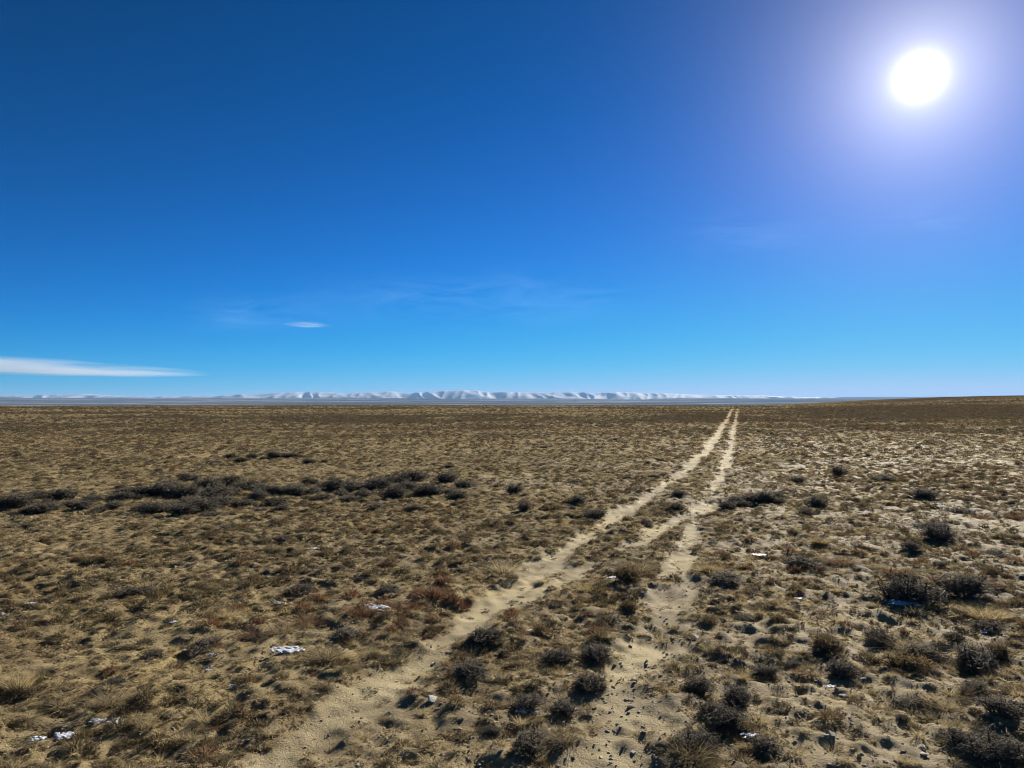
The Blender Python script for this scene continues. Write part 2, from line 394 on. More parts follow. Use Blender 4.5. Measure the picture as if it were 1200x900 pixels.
def bush_meshes(leafmat, stemmat=M_STEM, h=.62, nmain=11, ntwig=210, nleaf=12, leafL=.055, leafW=.016, airy=.0, lean=None):
    """unit-wide bush: woody stems, twigs and leaves (two meshes)"""
    sp = []; tipsP = []
    lob = rng.uniform(0, 6.28, 3)
    def dome(a): return .45 * (1 + .24 * math.sin(2 * a + lob[0]) + .16 * math.sin(3 * a + lob[1]) + .12 * math.sin(5 * a + lob[2]))
    mains = []
    for i in range(nmain):
        a = 6.283 * i / nmain + rng.uniform(-.3, .3); q = rng.uniform(.35, .85)
        rr = dome(a) * q
        tip = np.array([math.cos(a) * rr, math.sin(a) * rr, h * math.sqrt(max(.05, 1 - q * q)) * rng.uniform(.7, .95)])
        p0 = np.array([math.cos(a) * .05, math.sin(a) * .05, -.05])
        mid = p0 * .5 + tip * .5 + np.array([math.cos(a) * .06, math.sin(a) * .06, -.08]) + rng.normal(0, .03, 3)
        v, qd, P = tube(p0, mid, tip, rng.uniform(.016, .026), .005)
        sp.append((v, qd, np.zeros((0, 3), int), np.full(len(v), rng.random()))); mains.append(P)
    bases = []; ds = []; Ls = []
    for i in range(ntwig):
        P = mains[rng.integers(nmain)]; j = rng.integers(1, 5); b = P[j] + (P[j + 1] - P[j]) * rng.random()
        a = rng.uniform(0, 6.283); q = math.sqrt(rng.random()) ; rr = dome(a) * q
        lump = 1 + .28 * math.sin(a * 3 + q * 7 + lob[1])
        if i % 3 == 0: q = rng.uniform(.75, 1.05); rr = dome(a) * q
        tgt = np.array([math.cos(a) * rr, math.sin(a) * rr, rng.uniform(0, .45) * h]) if i % 3 == 0 else np.array([math.cos(a) * rr, math.sin(a) * rr, h * lump * (math.sqrt(max(.02, 1 - q * q * .96)) * rng.uniform(.35, 1.12))])
        tgt = tgt * .75 + (b + [rng.normal(0, .12), rng.normal(0, .12), .12]) * .25
        d = tgt - b; L = np.linalg.norm(d); 
        if L > .42: b = b + d * (1 - .42 / L); d = tgt - b; L = .42
        bases.append(b); ds.append(d / L); Ls.append(L)
    bases = np.array(bases); ds = np.array(ds); Ls = np.array(Ls)
    V, Q, T, nv = ribbons(bases, ds, Ls * 1.12, np.full(ntwig, .012), np.full(ntwig, -.08), 3)
    sp.append((V, Q, T, np.repeat(rng.random(ntwig), nv)))
    SV, SQ, ST, SS = merge(sp)
    stems = mesh_np('stems', SV, [SQ, ST], [stemmat], attrs={'shade': SS})
    n = ntwig * nleaf
    thin = rng.random(ntwig) < .3
    k = np.repeat(np.arange(ntwig), nleaf); k = np.where(thin[k] & (rng.random(n) < .8), rng.integers(0, max(8, ntwig // 3), n), k); t = rng.uniform(.1, 1.02, n)
    bb = bases[k] + ds[k] * (Ls[k] * t)[:, None] + rng.normal(0, .009 + airy, (n, 3)) - (np.array([[0, 0, -.08 * .55]]) * (Ls[k] * t * t)[:, None])
    dd = ds[k] + rng.normal(0, .65, (n, 3)); dd /= np.linalg.norm(dd, axis=1, keepdims=True)
    bb[:, 2] = np.maximum(bb[:, 2], .01)
    V, Q, T, nv = ribbons(bb, dd, leafL * rng.uniform(.5, 1.3, n), leafW * rng.uniform(.6, 1.4, n), rng.uniform(-.2, .3, n), 2)
    cl = np.repeat(np.repeat(rng.random(ntwig), nleaf) * .6 + rng.random(n) * .4, nv)
    fol = mesh_np('foliage', V, [Q, T], [leafmat], attrs={'shade': cl})
    return stems, fol
def stone_mesh(name, mat, flat=.6, sub=2, rough=.22):
    import bmesh
    bm = bmesh.new(); bmesh.ops.create_icosphere(bm, subdivisions=sub, radius=.5)
    ax = rng.uniform(.7, 1.2, 3); pl = [(rng.normal(size=3), rng.uniform(.20, .36)) for _ in range(10)]
    for v in bm.verts:
        c = np.array(v.co)
        for nrm, dd in pl:                       # split faces
            nn = nrm / np.linalg.norm(nrm); e = c @ nn - dd
            if e > 0: c = c - nn * e * .9
        c = c * (1 + rng.normal(0, rough * .12))
        v.co = (c[0] * ax[0], c[1] * ax[1], c[2] * ax[2] * flat)
    me = bpy.data.meshes.new(name); bm.to_mesh(me); bm.free(); me.materials.append(mat)
    return me
def snow_mesh(seed):
    """thin melting patch with a ragged, holed rim"""
    n = 44; xs = np.linspace(-.62, .62, n); X, Y = np.meshgrid(xs, xs)
    r = np.hypot(X, Y * 1.2); a = np.arctan2(Y, X)
    f = .46 + .5 * (fbm(X * 4 + seed * 7, Y * 5, 3, seed) - .5) * 2 - r - .9 * np.clip(fbm(X * 6 + 3, Y * 9 + seed * 5, 2, seed + 9) - .50, 0, 1) * 2
    t = np.clip(f / .22, 0, 1); Z = -.03 + .16 * np.sqrt(t) * (.6 + .8 * vn(X * 9, Y * 9, seed + 3))
    keep = f > 0
    idx = np.arange(n * n).reshape(n, n)
    k = keep[:-1, :-1] | keep[1:, 1:] | keep[1:, :-1] | keep[:-1, 1:]
    q = np.stack([idx[:-1, :-1], idx[:-1, 1:], idx[1:, 1:], idx[1:, :-1]], -1)[k]
    used = np.unique(q); mp = np.zeros(n * n, int); mp[used] = np.arange(len(used))
    V = np.stack([X.ravel(), Y.ravel(), Z.ravel()], 1)[used]
    return mesh_np('snow_patch', V, [mp[q]], [M_SNOW], smooth=True)

# ------------------------------------------------------------------ stuff scattering (nobody could count it)
def scatter(name, pts, scl, rotz, tilt, idx, protos, label):
    n = len(pts)
    me = bpy.data.meshes.new(name); me.vertices.add(n)
    me.vertices.foreach_set('co', pts.astype(np.float32).ravel())
    a = me.attributes.new('scl', 'FLOAT_VECTOR', 'POINT'); a.data.foreach_set('vector', scl.astype(np.float32).ravel())
    rot = np.stack([rng.normal(0, 1, n) * tilt, rng.normal(0, 1, n) * tilt, rotz], 1)
    a = me.attributes.new('rot', 'FLOAT_VECTOR', 'POINT'); a.data.foreach_set('vector', rot.astype(np.float32).ravel())
    a = me.attributes.new('idx', 'INT', 'POINT'); a.data.foreach_set('value', idx.astype(np.int32))
    col = bpy.data.collections.new(name + '_kinds')
    for i, pm in enumerate(protos):
        o = bpy.data.objects.new('kind_%02d_%s' % (i, name), pm); col.objects.link(o)
    ng = bpy.data.node_groups.new(name, 'GeometryNodeTree')
    ng.interface.new_socket('Geometry', in_out='INPUT', socket_type='NodeSocketGeometry')
    ng.interface.new_socket('Geometry', in_out='OUTPUT', socket_type='NodeSocketGeometry')
    N = ng.nodes; L = ng.links
    gi = N.new('NodeGroupInput'); go = N.new('NodeGroupOutput')
    ci = N.new('GeometryNodeCollectionInfo'); ci.inputs['Collection'].default_value = col
    ci.inputs['Separate Children'].default_value = True; ci.inputs['Reset Children'].default_value = True
    ip = N.new('GeometryNodeInstanceOnPoints'); ip.inputs['Pick Instance'].default_value = True
    def na(nm, ty):
        x = N.new('GeometryNodeInputNamedAttribute'); x.data_type = ty; x.inputs['Name'].default_value = nm
        return x.outputs['Attribute']
    L.new(gi.outputs[0], ip.inputs['Points']); L.new(ci.outputs[0], ip.inputs['Instance'])
    L.new(na('idx', 'INT'), ip.inputs['Instance Index']); L.new(na('scl', 'FLOAT_VECTOR'), ip.inputs['Scale'])
    e = N.new('FunctionNodeEulerToRotation'); L.new(na('rot', 'FLOAT_VECTOR'), e.inputs[0]); L.new(e.outputs[0], ip.inputs['Rotation'])
    L.new(ip.outputs[0], go.inputs[0])
    o = link(name, me); md = o.modifiers.new('scatter', 'NODES'); md.node_group = ng
    tag(o, label, None, None, 'stuff'); return o
def wedge(r0, r1, dens, half=44):
    A = math.radians(2 * half) * .5 * (r1 * r1 - r0 * r0); n = int(A * dens)
    r = np.sqrt(rng.uniform(r0 * r0, r1 * r1, n)); a = np.radians(rng.uniform(-half, half, n))
    return r * np.sin(a), r * np.cos(a)

grassP = [grass_mesh(150, .34, 1.0, .8, .25, .030, M_GRASS) for _ in range(5)] + [grass_mesh(120, .28, 1.0, .6, .15, .026, M_STRAW) for _ in range(3)] \
       + [grass_mesh(120, .6, .6, 1.1, .5, .035, M_GRASS) for _ in range(3)]
grassFar = [grass_mesh(26, .45, .8, .9, .3, .12, M_GRASS) for _ in range(5)] + [grass_mesh(24, .4, .8, .8, .2, .11, M_STRAW) for _ in range(2)]
cushP = [cushion_mesh(300, mat=M_MAT) for _ in range(6)] + [cushion_mesh(260, mat=M_RUST, h=.5, ln=.35) for _ in range(2)]
cushFar = [cushion_mesh(60, mat=M_MAT, wid=.10, ln=.3) for _ in range(5)] + [cushion_mesh(50, mat=M_RUST, wid=.09, ln=.35)]
S_X, S_Y = px_ground(440, 725); S2X, S2Y = px_ground(1010, 660)
def rusty(x, y):
    return np.maximum(1 - ss(.5, 1.7, np.hypot((x - S_X) / 1.2, y - S_Y)), (1 - ss(.5, 2.0, np.hypot((x - S2X) / 1.6, y - S2Y))) * .7)
def cover_keep(x, y, base=1.0, gap=.35):
    tm = track_mask(x, y); bm_ = bare_mask(x, y)
    n = fbm(x / .35, y / .35, 3, 81); n2 = fbm(x / 3.2, y / 2.6, 2, 82)
    p = base * ss(gap - .12, gap + .2, n * .52 + n2 * .48) * (1 - ss(.12, .6, tm) * .985) * (1 - .80 * bm_)
    return rng.random(len(x)) < p
def do_grass():
    P = []; Sc = []; I = []
    for (r0, r1, dn, smin, smax, hf) in ((1.6, 6, 170, .025, .072, 52), (6, 12, 135, .03, .08, 48), (12, 24, 78, .045, .105, 44)):
        x, y = wedge(r0, r1, dn, hf); k = cover_keep(x, y, 1.0, .36) & (rng.random(len(x)) < 1 - .22 * ss(.0, 2.5, x - .32 * y - .6)); x, y = x[k], y[k]
        z = height(x, y); n = len(x)
        big = fbm(x / 2.2, y / 2.2, 2, 83)
        s = (smin + (smax - smin) * rng.random(n) ** 2) * (.7 + .7 * big)
        i = np.where(rng.random(n) < .08 + .7 * ss(.45, .65, fbm(x / 1.7, y / 1.7, 2, 84)), rng.integers(5, 8, n), rng.integers(0, 5, n))
        s = s * np.where(rng.random(n) < .04, 1.5, 1.0)
        i = np.where(rng.random(n) < .35, rng.integers(8, 11, n), i)
        P.append(np.stack([x, y, z], 1)); Sc.append(np.stack([s, s, s * rng.uniform(.42, .85, n)], 1)); I.append(i)
    P = np.concatenate(P); Sc = np.concatenate(Sc); I = np.concatenate(I)
    scatter('grass', P, Sc, rng.uniform(0, 6.28, len(P)), .12, I, grassP, 'short dry straw coloured grass covering the plain')
    P = []; Sc = []; I = []
    for (r0, r1, dn, smin, smax, hf) in ((24, 45, 32, .07, .14, 42), (45, 100, 6.0, .11, .22, 40), (100, 300, .35, .2, .35, 40)):
        x, y = wedge(r0, r1, dn, hf)
        k = (rng.random(len(x)) > ss(.12, .5, track_mask(x, y))) & (rng.random(len(x)) > .8 * scrub_band(x, y)); x, y = x[k], y[k]
        z = height(x, y); n = len(x); s = smin + (smax - smin) * rng.random(n) ** 1.5
        P.append(np.stack([x, y, z], 1)); Sc.append(np.stack([s, s, s * rng.uniform(.5, .8, n)], 1)); I.append(np.where(rng.random(n) < .3, rng.integers(5, 7, n), rng.integers(0, 7, n)))
    P = np.concatenate(P); Sc = np.concatenate(Sc); I = np.concatenate(I)
    scatter('distant_grass', P, Sc, rng.uniform(0, 6.28, len(P)), .1, I, grassFar, 'dry grass on the far part of the plain')
do_grass()
def do_cushions():
    P = []; Sc = []; I = []
    for (r0, r1, dn, smin, smax, hf) in ((1.6, 6, 110, .028, .13, 52), (6, 12, 95, .035, .16, 48), (12, 26, 60, .045, .17, 44)):
        x, y = wedge(r0, r1, dn, hf); k = cover_keep(x, y, 1.0, .38) & (rng.random(len(x)) < .62 + .38 * ss(.0, 2.5, x - .32 * y - .6)); x, y = x[k], y[k]
        z = height(x, y); n = len(x); s = smin + (smax - smin) * rng.random(n) ** 2.6
        i = np.where(rng.random(n) < .05 + .5 * rusty(x, y), rng.integers(6, 8, n), rng.integers(0, 6, n))
        P.append(np.stack([x, y, z], 1)); Sc.append(np.stack([s, s * rng.uniform(.7, 1.2, n), s * rng.uniform(.55, 1.0, n)], 1)); I.append(i)
    P = np.concatenate(P); Sc = np.concatenate(Sc); I = np.concatenate(I)
    scatter('ground_cover', P, Sc, rng.uniform(0, 6.28, len(P)), .1, I, cushP, 'low brown cushion plants between the grass tufts')
    P = []; Sc = []; I = []
    for (r0, r1, dn, smin, smax, hf) in ((26, 50, 22, .07, .24, 42), (50, 120, 6.0, .15, .38, 40), (120, 300, 1.4, .35, .7, 40)):
        x, y = wedge(r0, r1, dn, hf)
        sb = scrub_band(x, y)
        k = (rng.random(len(x)) > ss(.12, .5, track_mask(x, y))) & (rng.random(len(x)) < np.maximum(.55 - .47 * ss(38, 95, np.hypot(x, y)), sb)); x, y = x[k], y[k]
        z = height(x, y); n = len(x); s = smin + (smax - smin) * rng.random(n) ** 1.5
        P.append(np.stack([x, y, z], 1)); Sc.append(np.stack([s, s, s * rng.uniform(.6, .95, n)], 1)); I.append(rng.integers(0, 6, n))
    P = np.concatenate(P); Sc = np.concatenate(Sc); I = np.concatenate(I)
    scatter('distant_ground_cover', P, Sc, rng.uniform(0, 6.28, len(P)), .1, I, cushFar, 'low dark plants on the far part of the plain')
do_cushions()
pebP = [stone_mesh('pebble', M_STONE, rng.uniform(.45, .75), 1) for _ in range(8)]
def litter_mesh():
    d, a = dirs(26, 1.15, 1.5); b = rng.uniform(-.9, .9, (26, 3)); b[:, 2] = rng.uniform(.02, .25, 26)
    V, Q, T, nv = ribbons(b, d, rng.uniform(.3, 1.0, 26), rng.uniform(.10, .24, 26), rng.uniform(-.2, .3, 26), 2)
    return mesh_np('litter', V, [Q, T], [M_MAT if rng.random() < .6 else M_GRASS], attrs={'shade': np.repeat(rng.random(26), nv)})
def do_litter():
    P = []; Sc = []
    for (r0, r1, dn, smin, smax) in ((1.6, 6, 520, .012, .03), (6, 12, 260, .018, .045), (12, 24, 80, .03, .07)):
        x, y = wedge(r0, r1, dn, 50 if r0 < 3 else 45); n = len(x)
        p = (1 - .93 * ss(.1, .6, track_mask(x, y))) * (1 - .55 * bare_mask(x, y)) * (.25 + .9 * ss(.35, .6, fbm(x / .3, y / .3, 2, 87)))
        k = rng.random(n) < p; x, y = x[k], y[k]; n = len(x); s = rng.uniform(smin, smax, n)
        P.append(np.stack([x, y, height(x, y)], 1)); Sc.append(np.stack([s, s, s], 1))
    P = np.concatenate(P); Sc = np.concatenate(Sc)
    scatter('plant_litter', P, Sc, rng.uniform(0, 6.28, len(P)), .2, rng.integers(0, 7, len(P)), [litter_mesh() for _ in range(7)], 'dead leaves and broken stems strewn over the soil')
do_litter()
def do_gravel():
    P = []; Sc = []
    rx, ry = px_ground(980, 860)
    for (r0, r1, dn, smin, smax) in ((1.6, 5, 1100, .004, .034), (5, 9, 480, .006, .042), (9, 18, 110, .010, .05)):
        x, y = wedge(r0, r1, dn, 50); n = len(x)
        right = 1 - ss(.8, 3.2, np.hypot((x - rx) / 1.5, (y - ry) / 1.3)); tm = track_mask(x, y)
        p = (.4 + .9 * right + .4 * bare_mask(x, y) + .35 * ss(-1, 1, x - .2 * y)) * (1 - .55 * tm) * (.3 + 1.2 * ss(.35, .65, fbm(x / .5, y / .5, 2, 85)))
        k = rng.random(n) < p; x, y = x[k], y[k]; right = right[k]; n = len(x)
        s = smin + (smax - smin) * rng.random(n) ** 4.5 * (.55 + .6 * right)
        z = height(x, y) + s * .06
        P.append(np.stack([x, y, z], 1)); Sc.append(np.stack([s, s * rng.uniform(.7, 1.3, n), s * rng.uniform(.35, .8, n)], 1))
    P = np.concatenate(P); Sc = np.concatenate(Sc)
    scatter('gravel', P, Sc, rng.uniform(0, 6.28, len(P)), .35, rng.integers(0, 8, len(P)), pebP, 'small stones and pebbles strewn over the soil')
do_gravel()

# ------------------------------------------------------------------ countable plants
PROTO = {}
def bush_proto(kind):
    if kind == 'sage':   return [bush_meshes(M_SAGE, h=rng.uniform(.40, .50), ntwig=300, nleaf=13, leafL=.045, leafW=.013) for _ in range(7)]
    if kind == 'mound':  return [bush_meshes(M_SAGE, h=rng.uniform(.32, .42), ntwig=280, leafL=.04, leafW=.013) for _ in range(4)]
    if kind == 'tan':    return [bush_meshes(M_SAGETAN, h=rng.uniform(.42, .52), ntwig=260, leafL=.08, leafW=.012) for _ in range(4)]
    if kind == 'spiky':  return [bush_meshes(M_SAGE, h=rng.uniform(.42, .5), ntwig=260, nleaf=9, leafL=.07, leafW=.011, airy=.008) for _ in range(3)]
for k in ('sage', 'mound', 'tan', 'spiky'): PROTO[k] = bush_proto(k)
def make_bush(kind, x, y, width, hfac, label, cat='sagebrush', group=None, name='sagebrush'):
    st, fo = PROTO[kind][random.randrange(len(PROTO[kind]))]
    root = bpy.data.objects.new(name, None); COL.objects.link(root); root.empty_display_size = .1
    root.location = (x, y, hz(x, y) - .004); root.rotation_euler = (0, 0, random.uniform(0, 6.28)); ax_ = random.uniform(.82, 1.2); root.scale = (width * ax_, width / ax_ * 1.05, width * hfac * random.uniform(.75, .98))
    a = link('stems', st, root); b = link('foliage', fo, root)
    tag(root, label, cat, group); return root
BUSHES = [] # (kind, px, base py, width px, hfac, label)
def B(kind, px, py, w, hf, label, cat='sagebrush', name='sagebrush', group=None): BUSHES.append((kind, px, py, w, hf, label, cat, name, group))
G1 = 'sagebrush on the stony ground right of the tracks'
B('sage',1066,716,76,1.15,'largest round dark sagebrush right of the tracks, snow at its foot',group=G1)
B('sage',1132,703,60,1.0,'broad dark sagebrush just behind and right of the largest bush',group=G1)
B('sage',1099,636,54,.9,'wide low grey sagebrush standing alone beyond the two large bushes',group=G1)
B('mound',1156,742,46,.9,'low grey sagebrush with a snow patch on its front',group=G1)
B('sage',1030,757,38,1.0,'dark rounded sagebrush directly in front of the largest bush',group=G1)
B('tan',1062,792,50,1.25,'tall dark bush topped with yellow dry grass, right of the stony gap','bush','dry_bush')
B('spiky',1094,797,22,1.5,'narrow upright dark bush beside the yellow topped bush','bush','dry_bush')
B('mound',1030,776,14,1.3,'tiny black bush beside the left edge of the yellow topped bush',group=G1)
B('tan',968,768,44,.95,'spreading brown bush on the stony gap, the rear of a pair','bush','dry_bush')
B('sage',987,795,44,1.1,'dark brown bush in front of the spreading brown one on stony gap','bush','dry_bush')
B('mound',897,793,34,.95,'small black cushion-like sagebrush on bare soil near the right rut',group=G1)
B('mound',930,780,22,1.0,'small grey sagebrush between the black cushion and the brown pair',group=G1)
B('sage',1143,788,62,.85,'wide grey sagebrush clump at the right with brown grass behind',group=G1)
B('tan',1170,778,40,1.1,'brown grassy bush behind the wide grey clump at the right','bush','dry_bush')
B('mound',1064,833,42,.85,'low dark sagebrush in front of the yellow topped bush',group=G1)
B('mound',1140,816,36,.7,'flat olive grey sagebrush below the wide grey clump',group=G1)
B('mound',1057,848,18,1.0,'tiny black sagebrush alone on gravelly soil',group=G1)
B('sage',818,816,40,1.15,'dark sagebrush at right edge of the right rut with rusty top',group=G1)
B('sage',864,829,44,.95,'dark rounded sagebrush on sand, right of the rusty topped one',group=G1)
B('sage',850,862,52,.95,'dark sagebrush directly behind the bright snow patch near the bottom',group=G1)
B('sage',895,886,38,.95,'dark sagebrush just right of the bright snow patch near the bottom',group=G1)
B('spiky',815,892,60,1.0,'big shaggy sagebrush at the bottom edge beside the right rut',group=G1)
B('sage',832,845,32,1.0,'small dark sagebrush between the rusty topped and the rounded bushes',group=G1)
B('sage',1125,884,48,.9,'dark sagebrush on gravel near the bottom right corner',group=G1)
B('sage',1172,852,50,1.0,'dark sagebrush cut by the right edge, above the small round one',group=G1)
B('mound',1150,868,30,1.0,'small round black sagebrush near the right edge',group=G1)
B('spiky',1172,908,80,.8,'big grey green sagebrush in the bottom right corner',group=G1)
B('mound',941,671,52,.8,'low dark bush with brown grass beyond the stony gap','bush','dry_bush')
B('mound',850,690,54,.65,'flat dark sagebrush mat a step right of the right rut',group=G1)
B('mound',874,728,34,.7,'small flat sagebrush in front of the dark mat right of the rut',group=G1)
B('sage',1100,665,22,.9,'small grey sagebrush between the lone wide bush and the large pair',group=G1)
B('sage',1165,655,36,.6,'low grey sagebrush at the far right, level with the lone wide bush',group=G1)
G2 = 'bushes on the strip between the two ruts'
B('sage',757,616,22,1.1,'small dark bush on the strip between ruts, farthest of the foreground','bush','dry_bush',G2)
B('tan',736,688,40,1.15,'shaggy yellow brown bush between the ruts, dark on its near side','bush','dry_bush',G2)
B('tan',737,720,28,1.0,'small brown bush in front of the shaggy yellow brown one','bush','dry_bush',G2)
B('spiky',650,780,46,1.0,'dark green spiky bush in the middle of the strip between ruts','bush','dry_bush',G2)
B('spiky',700,776,52,.8,'loose grey brown bush beside the left edge of the right rut','bush','dry_bush',G2)
B('mound',692,812,46,1.1,'nearly black round bush with rusty rim and white scrap behind','bush','dry_bush',G2)
B('mound',552,802,56,.75,'flat dark bush on the strip close to the left rut','bush','dry_bush',G2)
B('sage',620,840,44,.75,'dark bush with snow crumbs at its foot, left one of two','bush','dry_bush',G2)
B('sage',660,842,40,.85,'dark bush right of the one with snow crumbs','bush','dry_bush',G2)
B('sage',620,892,52,1.0,'rough dark bush on the bottom edge between the ruts','bush','dry_bush',G2)
B('mound',655,884,28,1.0,'small brown bush right of the rough dark one at bottom','bush','dry_bush',G2)
B('mound',556,756,24,.9,'small dark cushion bush at the right margin of the left rut','bush','dry_bush',G2)
B('mound',574,868,30,.9,'small black bush left of the two bushes with snow crumbs','bush','dry_bush',G2)
B('mound',583,805,18,1.0,'tiny dark bush just right of the flat dark bush','bush','dry_bush',G2)
G3 = 'bushes among the grass left of the tracks'
B('mound',405,752,38,1.0,'black bush beside a bright snow patch and red stems, left of the ruts','bush','dry_bush',G3)
B('sage',350,700,44,.7,'low grey bush in the dry grass above the snow patches','bush','dry_bush',G3)
B('mound',240,765,54,.7,'dark flat bush with two snow crumbs, left part of the grass','bush','dry_bush',G3)
B('mound',178,778,36,.75,'small dark bush left of the flat one with two snow crumbs','bush','dry_bush',G3)
B('mound',292,752,26,1.0,'small black bush between the two snowy bushes','bush','dry_bush',G3)
B('mound',455,698,38,.9,'black hollow looking bush above the forked snow patch','bush','dry_bush',G3)
B('mound',160,700,44,.7,'dark flat bush in the grass beyond the small snow crumbs','bush','dry_bush',G3)
B('mound',135,812,34,.8,'dark green tuft bush behind the twin snow patches at lower left','bush','dry_bush',G3)
B('mound',334,634,26,.8,'small black bush left of a blue shaded snow patch','bush','dry_bush',G3)
B('mound',485,600,26,1.0,'round grey sagebrush in front of the dark band, left of the ruts')
B('mound',440,598,24,1.0,'round grey sagebrush left of the similar one before the dark band')
B('sage',603,579,26,1.1,'lone dark sagebrush between the dark band and the left rut, rear')
B('sage',616,599,26,1.1,'lone dark sagebrush between the dark band and the left rut, front')
B('sage',677,592,26,1.1,'dark sagebrush a little left of the left rut')
B('sage',697,610,32,1.0,'wide grey sagebrush touching the left side of the left rut')
B('sage',795,583,24,.9,'flat dark sagebrush on the strip where the ruts draw together, rear')
B('sage',793,599,26,1.0,'dark sagebrush on the strip where the ruts draw together, front')
B('sage',957,597,34,1.1,'dark round sagebrush right of the right rut, beyond a dark clump')
B('sage',945,605,24,.9,'small sagebrush touching the left side of the dark round one')
B('sage',983,560,24,1.1,'lone dark sagebrush on the open plain right of the ruts')
B('sage',935,567,26,.7,'flat sagebrush left of the lone dark one on the plain')
B('sage',1037,565,30,.6,'low wide sagebrush right of the lone dark one on the plain')
B('sage',1083,587,38,.8,'broad dark sagebrush far right on the plain')
B('mound',1125,604,40,.6,'flat grey sagebrush mat beyond the lone wide bush at right')
B('mound',1090,620,34,.7,'grey sagebrush mat just behind the lone wide bush at right')

# clumps: (description, group, [x0,x1,y0,y1], count, width px)
CLUMPS = [
 ('the leftmost clump of the dark sagebrush band', (0, 72, 584, 604), 9, 36),
 ('the second clump of the dark sagebrush band', (74, 178, 580, 602), 10, 36),
 ('the thickest clump of the dark band, wide and grey', (182, 266, 582, 612), 10, 38),
 ('the clump behind the thickest one in the dark band', (190, 310, 562, 580), 10, 32),
 ('the clump just right of the thickest one', (270, 336, 580, 602), 8, 34),
 ('the loose middle clump of the dark band', (334, 402, 568, 590), 9, 32),
 ('the long grey clump right of the band middle', (400, 472, 568, 588), 10, 34),
 ('the right end clump of the dark band', (472, 548, 562, 588), 10, 36),
 ('the thin dark row beyond the band', (245, 390, 536, 545), 9, 20),
 ('the dark clump touching the right rut', (850, 918, 582, 602), 9, 28),
]
ORD = ['first','second','third','fourth','fifth','sixth','seventh','eighth','ninth','tenth']
clump_items = []
for desc, (x0, x1, y0, y1), n, w in CLUMPS:
    its = []
    for i in range(n):
        its.append([x0 + (x1 - x0) * (i + .5 + random.uniform(-.42, .42)) / n, random.uniform(y0, y1), w * random.uniform(.75, 1.2)])
    its.sort()
    for i, (px, py, ww) in enumerate(its):
        clump_items.append(('sage' if random.random() < .7 else 'mound', px, py, ww, random.uniform(.7, .95), '%s bush from the left in %s' % (ORD[i], desc)))
for k, px, py, w, hf, lab in clump_items: B(k, px, py, w, hf, lab, group='sagebrush clumps across the middle of the plain')
nm = {}
for kind, px, py, w, hf, lab, cat, name, grp in BUSHES:
    x, y = px_ground(px, py)
    width = w / F * math.hypot(y, EYE) * 1.12
    y2 = y + width * .38                     # the base pixel is the near edge of the bush
    make_bush(kind, x * y2 / y, y2, width, hf, lab, cat, grp, name)
# smaller ones over the open plain; the 300 that show largest are objects, the rest scrub
xs, ys = wedge(4.5, 300, .19, 42)
r = np.hypot(xs, ys)
dens = .10 + .9 * scrub_band(xs, ys) + .35 * ss(.55, .7, fbm(xs / 7., ys / 4., 3, 95))
dens = np.where(r < 30, dens * .9 + .25, dens)
k = (rng.random(len(xs)) < dens) & (track_mask(xs, ys) < .1)
xs, ys = xs[k], ys[k]; ws = rng.uniform(.16, .42, len(xs)) * (1 + .4 * ss(30, 80, np.hypot(xs, ys)))
sx, sy = wedge(5, 26, .45, 42); k = (track_mask(sx, sy) < .05) & (rng.random(len(sx)) < .25 + .9 * ss(.5, .65, fbm(sx / 3., sy / 2., 3, 96)))
xs = np.concatenate([xs, sx[k]]); ys = np.concatenate([ys, sy[k]]); ws = np.concatenate([ws, rng.uniform(.10, .24, k.sum())])
zs = height(xs, ys)
pxx, pyy = project(xs, ys, zs)
size = ws / np.hypot(xs, ys)
inview = (pxx > 3) & (pxx < 1197) & (pyy < 895) & (pyy > 480)
order = np.argsort(-np.where(inview, size, 0))
n_obj = min(290 - len(BUSHES), int(inview.sum())); chosen = order[:n_obj]
ZONES = [
 (lambda p, q, rx: p < rx and q > 612, 'small dark sagebrush in grass left of the ruts nearer than the band'),
 (lambda p, q, rx: p < rx and q > 555, 'small sagebrush scattered beside the clumps of the dark band'),
 (lambda p, q, rx: p < rx, 'small sagebrush left of the ruts, beyond the dark band'),
 (lambda p, q, rx: q > 612, 'small sagebrush among the stones right of the ruts, foreground'),
 (lambda p, q, rx: True, 'small sagebrush on the open plain right of the ruts, middle distance'),
]
for i in chosen:
    px, py = float(pxx[i]), float(pyy[i])
    rx = float(np.interp(py, [480, 520, 600, 660, 720, 800, 900], [860, 845, 770, 715, 660, 600, 520]))
    lab = next(l for f, l in ZONES if f(px, py, rx))
    make_bush('mound' if random.random() < .5 else 'sage', float(xs[i]), float(ys[i]), float(ws[i]), random.uniform(.7, 1.05), lab, 'sagebrush', lab.replace('small ', 'small '))
rest = np.ones(len(xs), bool); rest[chosen] = False
farB = []
for _ in range(5):
    st, fo = bush_meshes(M_SAGE, h=rng.uniform(.5, .6), nmain=5, ntwig=45, nleaf=7, leafL=.12, leafW=.05)
    farB.append(fo)
rx_, ry_ = xs[rest], ys[rest]; rw = ws[rest]
scatter('sagebrush_scrub', np.stack([rx_, ry_, height(rx_, ry_)], 1), np.stack([rw, rw, rw * .9], 1), rng.uniform(0, 6.28, len(rx_)), .05, rng.integers(0, 5, len(rx_)), farB, 'distant low dark sagebrush in bands across the plain')

